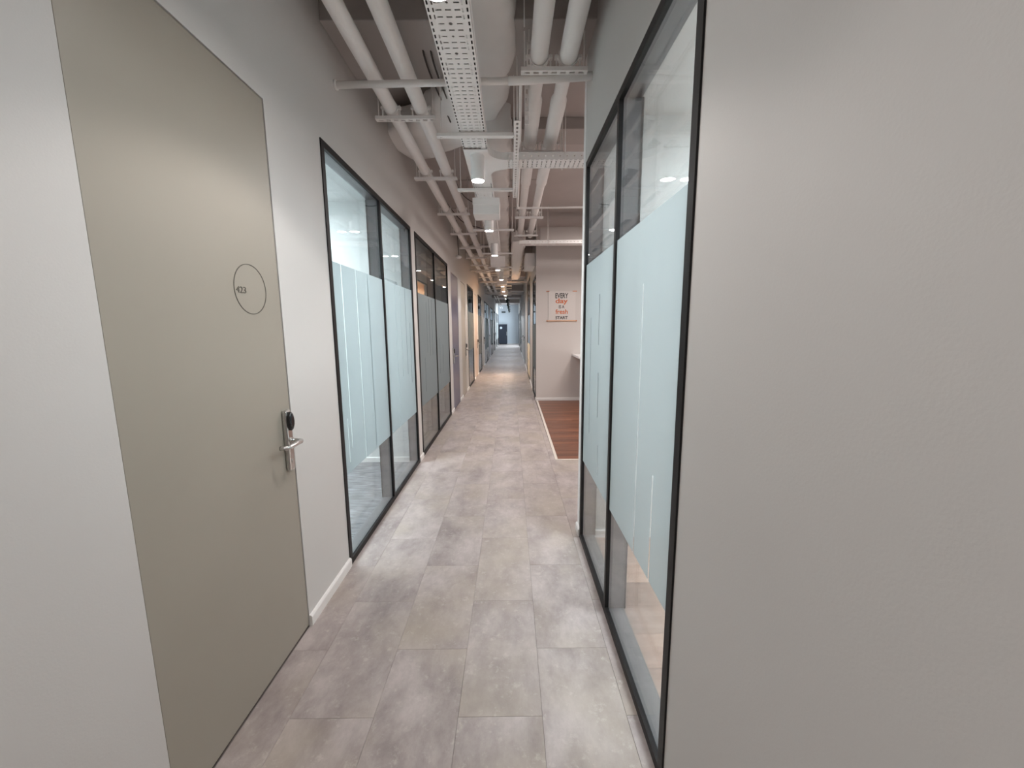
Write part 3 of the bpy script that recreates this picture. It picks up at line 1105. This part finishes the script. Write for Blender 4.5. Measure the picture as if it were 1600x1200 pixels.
# ------------------------------------------------------------------ cable trays
def tray_bottom(m, L, T, hw=0.0875, rows_from=0):
    """T(a, s): a along the run, s across"""
    P = 0.0368
    nrow = int(L / P)
    xs = [-hw, -0.0825, -0.0755, -0.0635, -0.0570, -0.0515, -0.0265, -0.0120, 0.0120, 0.0265, 0.0515, 0.0570, 0.0635, 0.0755, 0.0825, hw]
    for r in range(nrow):
        c = (r + 0.5) * P
        ys = [c - P / 2, c - 0.0112, c - 0.0036, c + 0.0036, c + 0.0112, c + P / 2]
        ph = (r + rows_from) % 5
        inner = ph in (3, 4, 0)
        rnd = 0.0085 if ph == 1 else (0.006 if ph == 3 else 0)
        for j in range(5):
            i = 0
            mid = j in (1, 2, 3)
            # merge solid cells along x
            run = None
            for i in range(15):
                hole = False
                if i in (1, 13) and mid:
                    hole = True
                if i in (3, 11) and mid and inner:
                    hole = True
                if i in (5, 9) and j == 2:
                    hole = True
                if i == 7:
                    if rnd and mid:
                        hole = True
                    elif not rnd and j == 2:
                        hole = True
                if hole:
                    if run is not None:
                        m.poly([T(ys[j], xs[run]), T(ys[j], xs[i]), T(ys[j + 1], xs[i]), T(ys[j + 1], xs[run])], [(0, 1, 2, 3)])
                        run = None
                elif run is None:
                    run = i
            if run is not None:
                m.poly([T(ys[j], xs[run]), T(ys[j], xs[15]), T(ys[j + 1], xs[15]), T(ys[j + 1], xs[run])], [(0, 1, 2, 3)])
        if rnd:
            rect = [(c - 0.0112, -0.0120), (c - 0.0112, 0.0120), (c + 0.0112, 0.0120), (c + 0.0112, -0.0120)]
            octs = [(c - rnd * math.cos(PI / 4 * q + PI / 8), -rnd * math.sin(PI / 4 * q + PI / 8)) for q in range(8)]
            # octs q=0 is towards -a,-s
            ring(m, [T(*p) for p in rect], [T(*p) for p in sorted_oct(c, rnd)])
    return nrow * P


def sorted_oct(c, r):
    # two octagon points next to each rectangle corner, same winding as the rectangle
    out = []
    for ang in (-PI * 0.875, -PI * 0.625, None):
        pass
    pts = []
    for a in (202.5, 157.5, 112.5, 67.5, 22.5, -22.5, -67.5, -112.5):
        pts.append((c + r * math.cos(math.radians(a)), r * math.sin(math.radians(a))))
    return pts


def ring(m, rect, oc):
    # rect: (-a,-s) (-a,+s) (+a,+s) (+a,-s); oc starts just below -a axis, winding to +s
    b = rect + oc
    m.poly(b, [(0, 4, 5, 1), (1, 5, 6), (1, 6, 7, 2), (2, 7, 8), (2, 8, 9, 3), (3, 9, 10), (3, 10, 11, 0), (0, 11, 4)])


def tray_side(m, L, T3, h=0.05, pitch=0.055, r=0.006):
    """T3(a, z)"""
    n = int(L / pitch)
    for k in range(n):
        c = (k + 0.5) * pitch
        a0, a1 = c - pitch / 2, c + pitch / 2
        z = h * 0.5
        b0, b1 = z - 0.012, z + 0.012
        m.poly([T3(a0, 0), T3(a1, 0), T3(a1, b0), T3(a0, b0)], [(0, 1, 2, 3)])
        m.poly([T3(a0, b1), T3(a1, b1), T3(a1, h), T3(a0, h)], [(0, 1, 2, 3)])
        m.poly([T3(a0, b0), T3(c - 0.012, b0), T3(c - 0.012, b1), T3(a0, b1)], [(0, 1, 2, 3)])
        m.poly([T3(c + 0.012, b0), T3(a1, b0), T3(a1, b1), T3(c + 0.012, b1)], [(0, 1, 2, 3)])
        rect = [T3(c - 0.012, b0), T3(c - 0.012, b1), T3(c + 0.012, b1), T3(c + 0.012, b0)]
        oc = []
        for a in (202.5, 157.5, 112.5, 67.5, 22.5, -22.5, -67.5, -112.5):
            oc.append(T3(c + r * math.cos(math.radians(a)), z + r * math.sin(math.radians(a))))
        ring(m, rect, oc)


def tray(name, label, o, d, L, ph=0):
    """o = start (x,y,z) on the centre line of the bottom, d=(dx,dy) direction"""
    o = Vector(o)
    d3 = Vector((d[0], d[1], 0))
    s3 = Vector((d[1], -d[0], 0))
    root = thing(name, tuple(o), label=label, cat='cable tray')
    hw = 0.0875
    m = MB()
    Lr = tray_bottom(m, L, lambda a, s: o + d3 * a + s3 * s, hw, ph)
    m.build('perforated_base', 'tray_paint', root, solid=0.0016)
    for sg in (-1, 1):
        m = MB()
        tray_side(m, Lr, lambda a, z: o + d3 * a + s3 * (hw * sg) + Vector((0, 0, z)))
        # rolled lip
        e0 = o + s3 * (hw * sg) + Vector((0, 0, 0.05))
        m.tube([e0, e0 + d3 * Lr], 0.003, 6)
        m.build('side_rail', 'tray_paint', root, solid=0.0016)
    if d[0]:
        for a_ in (0.45, 1.6, 2.7):
            for sg in (-1, 1):
                q = o + d3 * a_ + s3 * (0.093 * sg)
                MB().tube([(q.x, q.y, q.z - 0.01), (q.x, q.y, SLAB)], 0.004, 8).build('threaded_rod', 'metal_paint', root)
    return root


TX, TZ = -0.2425, 2.722
tray('cable_tray', 'white perforated cable tray overhead, run nearest the camera', (TX, -1.5, TZ), (0, 1), 4.56)
tray('cable_tray', 'white perforated cable tray between the junction plate and the first white box', (TX, 3.72, TZ), (0, 1), 3.7, 2)
tray('cable_tray', 'white perforated tray run beyond the second white box', (TX + 0.01, 7.56, TZ), (0, 1), 3.1, 2)
tray('cable_tray', 'white perforated tray run at the far part of the corridor', (TX + 0.03, 10.85, TZ), (0, 1), 5.0, 2)
tray('cable_tray', 'white perforated tray crossing right into the kitchen, near one', (-0.02, 3.325, TZ), (1, 0), 2.9)
tray('cable_tray', 'white perforated tray crossing right below the bulkhead, far one', (0.15, 6.43, TZ + 0.005), (1, 0), 2.9)
tray('cable_tray', 'second perforated tray along the right part of the corridor ceiling', (0.14, 6.6, TZ + 0.09), (0, 1), 5.2, 3)

# dark tubes added inside the trays, giving the slots a shaded look
for nm, xo, ya, yb in (('left', -0.079, -1.5, 3.05), ('right', 0.079, -1.5, 3.05), ('left', -0.079, 3.75, 7.4), ('right', 0.079, 3.75, 7.4)):
    o = MB().tube([(TX + xo, ya, TZ + 0.0075), (TX + xo, yb, TZ + 0.0075)], 0.0065, 8).build('cable', 'reader_black')
    tag(o, 'black slot-darkening tube added along the %s edge inside the %s tray' % (nm, 'nearest' if ya < 0 else 'second'), 'cable')
for nm, xo, ya, yb in (('left', -0.034, -1.5, 3.05), ('right', 0.032, -1.5, 3.05), ('middle', 0.0, -1.5, 3.05)):
    o = MB().tube([(TX + xo, ya, TZ + 0.0155), (TX + xo, yb, TZ + 0.0155)], 0.0145, 10).build('cable', 'slot_shade_grey')
    tag(o, 'thick grey tube added to shade the slots, %s one of three seen through the slots of the nearest tray' % nm, 'cable')

for nm, yo, rr in (('near edge', -0.079, 0.0065), ('far edge', 0.079, 0.0065), ('front', -0.036, 0.0145), ('middle', 0.0, 0.0145), ('back', 0.036, 0.0145)):
    o = MB().tube([(0.0, 3.325 + yo, TZ + rr + 0.001), (2.85, 3.325 + yo, TZ + rr + 0.001)], rr, 8).build('cable', 'reader_black' if rr < 0.01 else 'slot_shade_grey')  # more added tubes, standing in for the dark behind the cross tray slots
    tag(o, 'slot-darkening tube added in the near cross tray to the kitchen, %s one' % nm, 'cable')

# flat junction plate with curved flares
tj = thing('tray_junction', (TX, 3.3, TZ), label='solid white tee plate joining the tray and the near cross tray', cat='cable tray fitting')
out = [(TX - 0.0885, 3.055), (TX + 0.0885, 3.055)]
R_ = 0.14
cx, cy = TX + 0.0885 + R_, 3.235 - R_ + 0.0
for k in range(9):
    a = PI - (PI / 2) * k / 8
    out.append((cx + R_ * math.cos(a), cy + R_ * math.sin(a)))
out.append((-0.015, 3.236))
out.append((-0.015, 3.414))
cy2 = 3.414 + R_
for k in range(9):
    a = -PI / 2 - (PI / 2) * k / 8
    out.append((cx + R_ * math.cos(a), cy2 + R_ * math.sin(a)))
out += [(TX + 0.0885, 3.72), (TX - 0.0885, 3.72)]
n = len(out)
m = MB()
m.poly([(x, y, TZ - 0.004) for x, y in out] + [(x, y, TZ - 0.001) for x, y in out],
       [tuple(reversed(range(n))), tuple(range(n, 2 * n))] + [(i, (i + 1) % n, n + (i + 1) % n, n + i) for i in range(n)])
m.build('plate', 'tray_paint', tj)
def rail(pts, nm='curved_rail'):
    m = MB()
    for i in range(len(pts) - 1):
        (xa, ya), (xb, yb) = pts[i], pts[i + 1]
        m.poly([(xa, ya, TZ - 0.002), (xb, yb, TZ - 0.002), (xb, yb, TZ + 0.05), (xa, ya, TZ + 0.05)], [(0, 1, 2, 3)])
    m.build(nm, 'tray_paint', tj, solid=0.0016)
rail(out[1:12])
rail(out[12:23])
rail([out[0], out[-1]], 'straight_rail')

# plain white boxes under the tray
jb = thing('junction_box', (-0.23, 4.13, 2.54), label='plain white box hanging under the tray, nearest of the boxes', cat='box', group='white boxes on the cable tray')
MB().box((-0.362, 4.13, 2.565), (-0.100, 4.36, 2.715)).build('box_body', 'tray_paint', jb, bevel=0.004)
MB().box((-0.366, 4.126, 2.655), (-0.096, 4.364, 2.722)).build('box_lid', 'tray_paint', jb, bevel=0.003)
for i, dy in enumerate((3.24, 6.5, 9.8)):
    dup(jb, (0.01 + 0.01 * i, dy, 0), 'plain white box under the tray, %s from the camera' % ORD[i + 1])

# support bars across under the tray, with rods
def make_bar(x0, x1, y, z=2.70):
    root = thing('tray_support', ((x0 + x1) / 2, y, z))
    MB().box((x0, y - 0.0205, z - 0.012), (x1, y + 0.0205, z + 0.010)).build('support_bar', 'metal_paint', root, bevel=0.003)
    for x in (x0 + 0.03, x1 - 0.02):
        MB().tube([(x, y, z + 0.008), (x, y, SLAB)], 0.0035, 8).build('threaded_rod', 'metal_paint', root)
        MB().lathe((x, y, z - 0.02), (0, 0, 1), [(0, 0.008), (0.008, 0.008)], 6).build('nut', 'metal_paint', root)
    return root


b0 = make_bar(-0.475, 0.055, 2.80)
tag(b0, 'white bar carrying the tray just before the junction plate', 'tray support', 'bars carrying the cable tray')
for i, y in enumerate((3.84, 5.36, 7.0, 8.6, 9.9, 11.3, 12.4, 13.2, 14.6, 16.0)):
    dup(b0, (0.0, y - 2.80, 0), 'white bar carrying the tray, %s from the camera' % ORD[i + 1])
dup(b0, (0.0, 0.9 - 2.80, 0), 'white bar carrying the tray, overhead outside the picture')

# long slotted channel right of the tray, and the vertical hanger
lc = make_bracket(0, 0.01, 0, [], 0.01, hang=False)
for c in kids(lc):
    bpy.data.objects.remove(c)
bpy.data.objects.remove(lc)


def slotted(name, label, a, b, up=(0, 0, -1), w=0.038, cat='channel'):
    """slotted channel from a to b, open side up, slotted web facing -up"""
    a, b = Vector(a), Vector(b)
    d = (b - a)
    L = d.length
    d.normalize()
    upv = Vector(up)
    s = d.cross(upv).normalized()
    m = MB()
    h, t = 0.02, 0.003
    def bx(l0, l1, s0, s1, h0, h1):
        vs = []
        for hh in (h0, h1):
            for (ll, ss) in ((l0, s0), (l1, s0), (l1, s1), (l0, s1)):
                vs.append(a + d * ll + s * ss + upv * hh)
        m.poly(vs, [(0, 3, 2, 1), (4, 5, 6, 7), (0, 1, 5, 4), (1, 2, 6, 5), (2, 3, 7, 6), (3, 0, 4, 7)])
    bx(0, L, -w / 2, -w / 2 + t, -h, 0)
    bx(0, L, w / 2 - t, w / 2, -h, 0)
    l = 0
    while l < L:
        e = min(l + 0.05, L)
        q = min(l + 0.022, L)
        bx(l, q, -w / 2 + t, w / 2 - t, -t, 0)
        if e > q:
            bx(q, e, -w / 2 + t, -0.006, -t, 0)
            bx(q, e, 0.006, w / 2 - t, -t, 0)
        l = e
    o = m.build(name, 'metal_paint')
    return tag(o, label, cat)


slotted('slotted_channel', 'long slotted channel running along the corridor right of the tray', (0.052, 2.56, 2.672), (0.052, 3.98, 2.672))
slotted('slotted_channel', 'short vertical slotted hanger above the thick cross pipe', (0.115, 2.40, 2.86), (0.115, 2.40, 3.0), up=(0, -1, 0), w=0.026)
slotted('slotted_channel', 'second vertical slotted hanger just behind the thick cross pipe', (0.112, 2.66, 2.70), (0.112, 2.66, 2.96), up=(0, -1, 0), w=0.026)
for x, y, lb in ((0.115, 2.405, 'thin rod above the near slotted hanger'), (0.085, 2.30, 'thin rod left of the slotted hanger'), (0.052, 2.62, 'thin rod at the near end of the long slotted channel'), (0.052, 3.9, 'thin rod at the far end of the long slotted channel')):
    tag(MB().tube([(x, y, 2.68 if y > 2.5 else 3.0), (x, y, SLAB)], 0.0035, 8).build('hanger_rod', 'metal_paint'), lb, 'rod')

# ------------------------------------------------------------------ wrapped ducts
def sweep(name, label, path, seed, wobble=0.02):
    """path: (x, y, z centre, half width, half height, direction angle)"""
    rnd = random.Random(seed)
    pts = []
    for i in range(len(path) - 1):
        p, q = path[i], path[i + 1]
        L = math.hypot(q[0] - p[0], q[1] - p[1])
        n = max(2, int(L / 0.035))
        for k in range(n):
            t = k / n
            pts.append([p[j] + (q[j] - p[j]) * t for j in range(5)])
    pts.append(list(path[-1]))
    # smooth
    for _ in range(6):
        pts = [pts[0]] + [[(pts[i - 1][j] + pts[i][j] * 2 + pts[i + 1][j]) / 4 for j in range(5)] for i in range(1, len(pts) - 1)] + [pts[-1]]
    ns = 28
    vs, fs = [], []
    ph = [rnd.uniform(0, 6) for _ in range(8)]
    for i, p in enumerate(pts):
        a = pts[max(0, i - 1)]
        b = pts[min(len(pts) - 1, i + 1)]
        d = Vector((b[0] - a[0], b[1] - a[1], 0)).normalized()
        s = Vector((d.y, -d.x, 0))
        s_len = i * 0.035
        band = 1.0 - 0.10 * math.exp(-((s_len % 0.55) - 0.275) ** 2 / 0.0012)
        for k in range(ns):
            th = 2 * PI * k / ns
            c, sn = math.cos(th), math.sin(th)
            ex = 0.38
            cx_ = math.copysign(abs(c) ** ex, c)
            cz_ = math.copysign(abs(sn) ** ex, sn)
            wob = wobble * (math.sin(s_len * 9 + ph[0] + 2 * th) * 0.5 + math.sin(s_len * 17 + ph[1] - 3 * th) * 0.3 + math.sin(s_len * 31 + ph[2] + th * 5) * 0.2)
            f = band + wob / max(p[3], 0.08)
            vs.append(Vector((p[0], p[1], p[2])) + s * (p[3] * cx_ * f) + Vector((0, 0, p[4] * cz_ * (1 + (f - 1) * 0.6))))
    for i in range(len(pts) - 1):
        for k in range(ns):
            k2 = (k + 1) % ns
            fs.append((i * ns + k, i * ns + k2, (i + 1) * ns + k2, (i + 1) * ns + k))
    m = MB()
    m.poly(vs, fs, True)
    n0 = len(vs)
    m.f.append(tuple(reversed(range(ns)))); m.sm.append(False)
    m.f.append(tuple(n0 - ns + k for k in range(ns))); m.sm.append(False)
    o = m.build(name, 'duct_wrap')
    return tag(o, label, 'duct')


sweep('wrapped_duct', 'wide crumpled grey wrapped duct overhead, turning into the left wall',
      [(-0.17, -2.5, 3.12, 0.205, 0.11), (-0.17, 2.55, 3.12, 0.205, 0.11), (-0.22, 3.0, 3.12, 0.23, 0.10), (-0.45, 3.45, 3.12, 0.27, 0.10), (-0.75, 3.72, 3.13, 0.29, 0.10), (-0.995, 3.82, 3.13, 0.29, 0.10)], 3)
sweep('wrapped_duct', 'narrower grey wrapped duct continuing along the ceiling behind the tray junction',
      [(-0.10, 3.3, 3.06, 0.13, 0.10), (-0.13, 5.0, 3.06, 0.11, 0.09), (-0.13, 12.6, 3.06, 0.11, 0.09)], 5)
sweep('wrapped_duct', 'boxy light duct above the second perforated tray',
      [(0.16, 7.3, 3.02, 0.13, 0.10), (0.17, 12.5, 3.02, 0.13, 0.10)], 6, 0.008)
o = MB().box((0.30, 7.95, 2.62), (0.50, 8.7, 2.88)).build('duct_box', 'tray_paint', bevel=0.02)
tag(o, 'white duct box high beside the right wall past the kitchen', 'duct box')

# conduits and cables on the slab
for j, (pts, lb) in enumerate((([(-0.55, 1.2, 3.27), (-0.50, 2.3, 3.26), (-0.50, 2.6, 3.05), (-0.47, 3.1, 3.04), (-0.45, 3.3, 3.02)], 'thin dark cable along the slab between the left pipes and the tray'),
                               ([(-0.50, 1.1, 3.27), (-0.46, 2.3, 3.26), (-0.455, 2.6, 3.05), (-0.43, 3.0, 3.03)], 'second thin dark cable beside the first one on the slab'),
                               ([(-0.62, 4.3, 3.1), (-0.55, 4.8, 2.98), (-0.40, 5.1, 2.95), (-0.2, 5.25, 2.98), (0.0, 5.3, 3.1)], 'sagging dark cable behind the left pipes'),
                               ([(-0.9, 5.8, 3.2), (-0.7, 6.1, 3.0), (-0.45, 6.2, 2.93), (-0.3, 6.7, 3.0)], 'crumpled cable over the left pipe pair farther on'),
                               ([(0.4, 9.0, 3.0), (0.3, 10.2, 2.85), (0.1, 10.4, 2.85), (0.0, 11.5, 2.95)], 'looped cable on the right of the far ceiling'))):
    # resample smoothly
    P_ = [Vector(p) for p in pts]
    sm = []
    for i in range(len(P_) - 1):
        p0 = P_[max(0, i - 1)]; p1 = P_[i]; p2 = P_[i + 1]; p3 = P_[min(len(P_) - 1, i + 2)]
        for k in range(8):
            t = k / 8
            sm.append(0.5 * ((2 * p1) + (p2 - p0) * t + (2 * p0 - 5 * p1 + 4 * p2 - p3) * t * t + (3 * p1 - p0 - 3 * p2 + p3) * t ** 3))
    sm.append(P_[-1])
    tag(MB().tube(sm, 0.006, 8).build('cable', 'cable_dark'), lb, 'cable')

# sensor on a rod by the left wall
sn = thing('ceiling_sensor', (-0.90, 7.2, 2.66), label='small white sensor hanging on a dark rod near the left wall', cat='sensor')
MB().tube([(-0.90, 7.2, 2.69), (-0.93, 7.2, SLAB)], 0.006, 8).build('rod', 'cable_dark', sn)
MB().lathe((-0.90, 7.2, 2.70), (0, 0, -1), [(0, 0.02), (0.0, 0.045), (0.03, 0.05), (0.045, 0.03)], 20).build('sensor_head', 'lamp_white', sn)
# side branches of steelwork in the far ceiling
for i, (y, x0, x1, z) in enumerate(((8.0, -0.95, -0.4, 3.0), (9.1, -0.9, 0.3, 3.0), (10.0, -0.2, 0.45, 2.9), (11.9, -0.9, 0.2, 3.0), (13.0, -0.3, 0.5, 2.95), (14.4, -0.9, 0.5, 2.95), (15.5, 0.0, 0.57, 2.8))):
    o = MB().box((x0, y, z), (x1, y + 0.04, z + 0.03)).build('cross_strut', 'metal_paint', bevel=0.002)
    tag(o, 'painted cross strut in the far ceiling steelwork, %s from the camera' % ORD[i], 'strut', 'cross struts in the far ceiling')
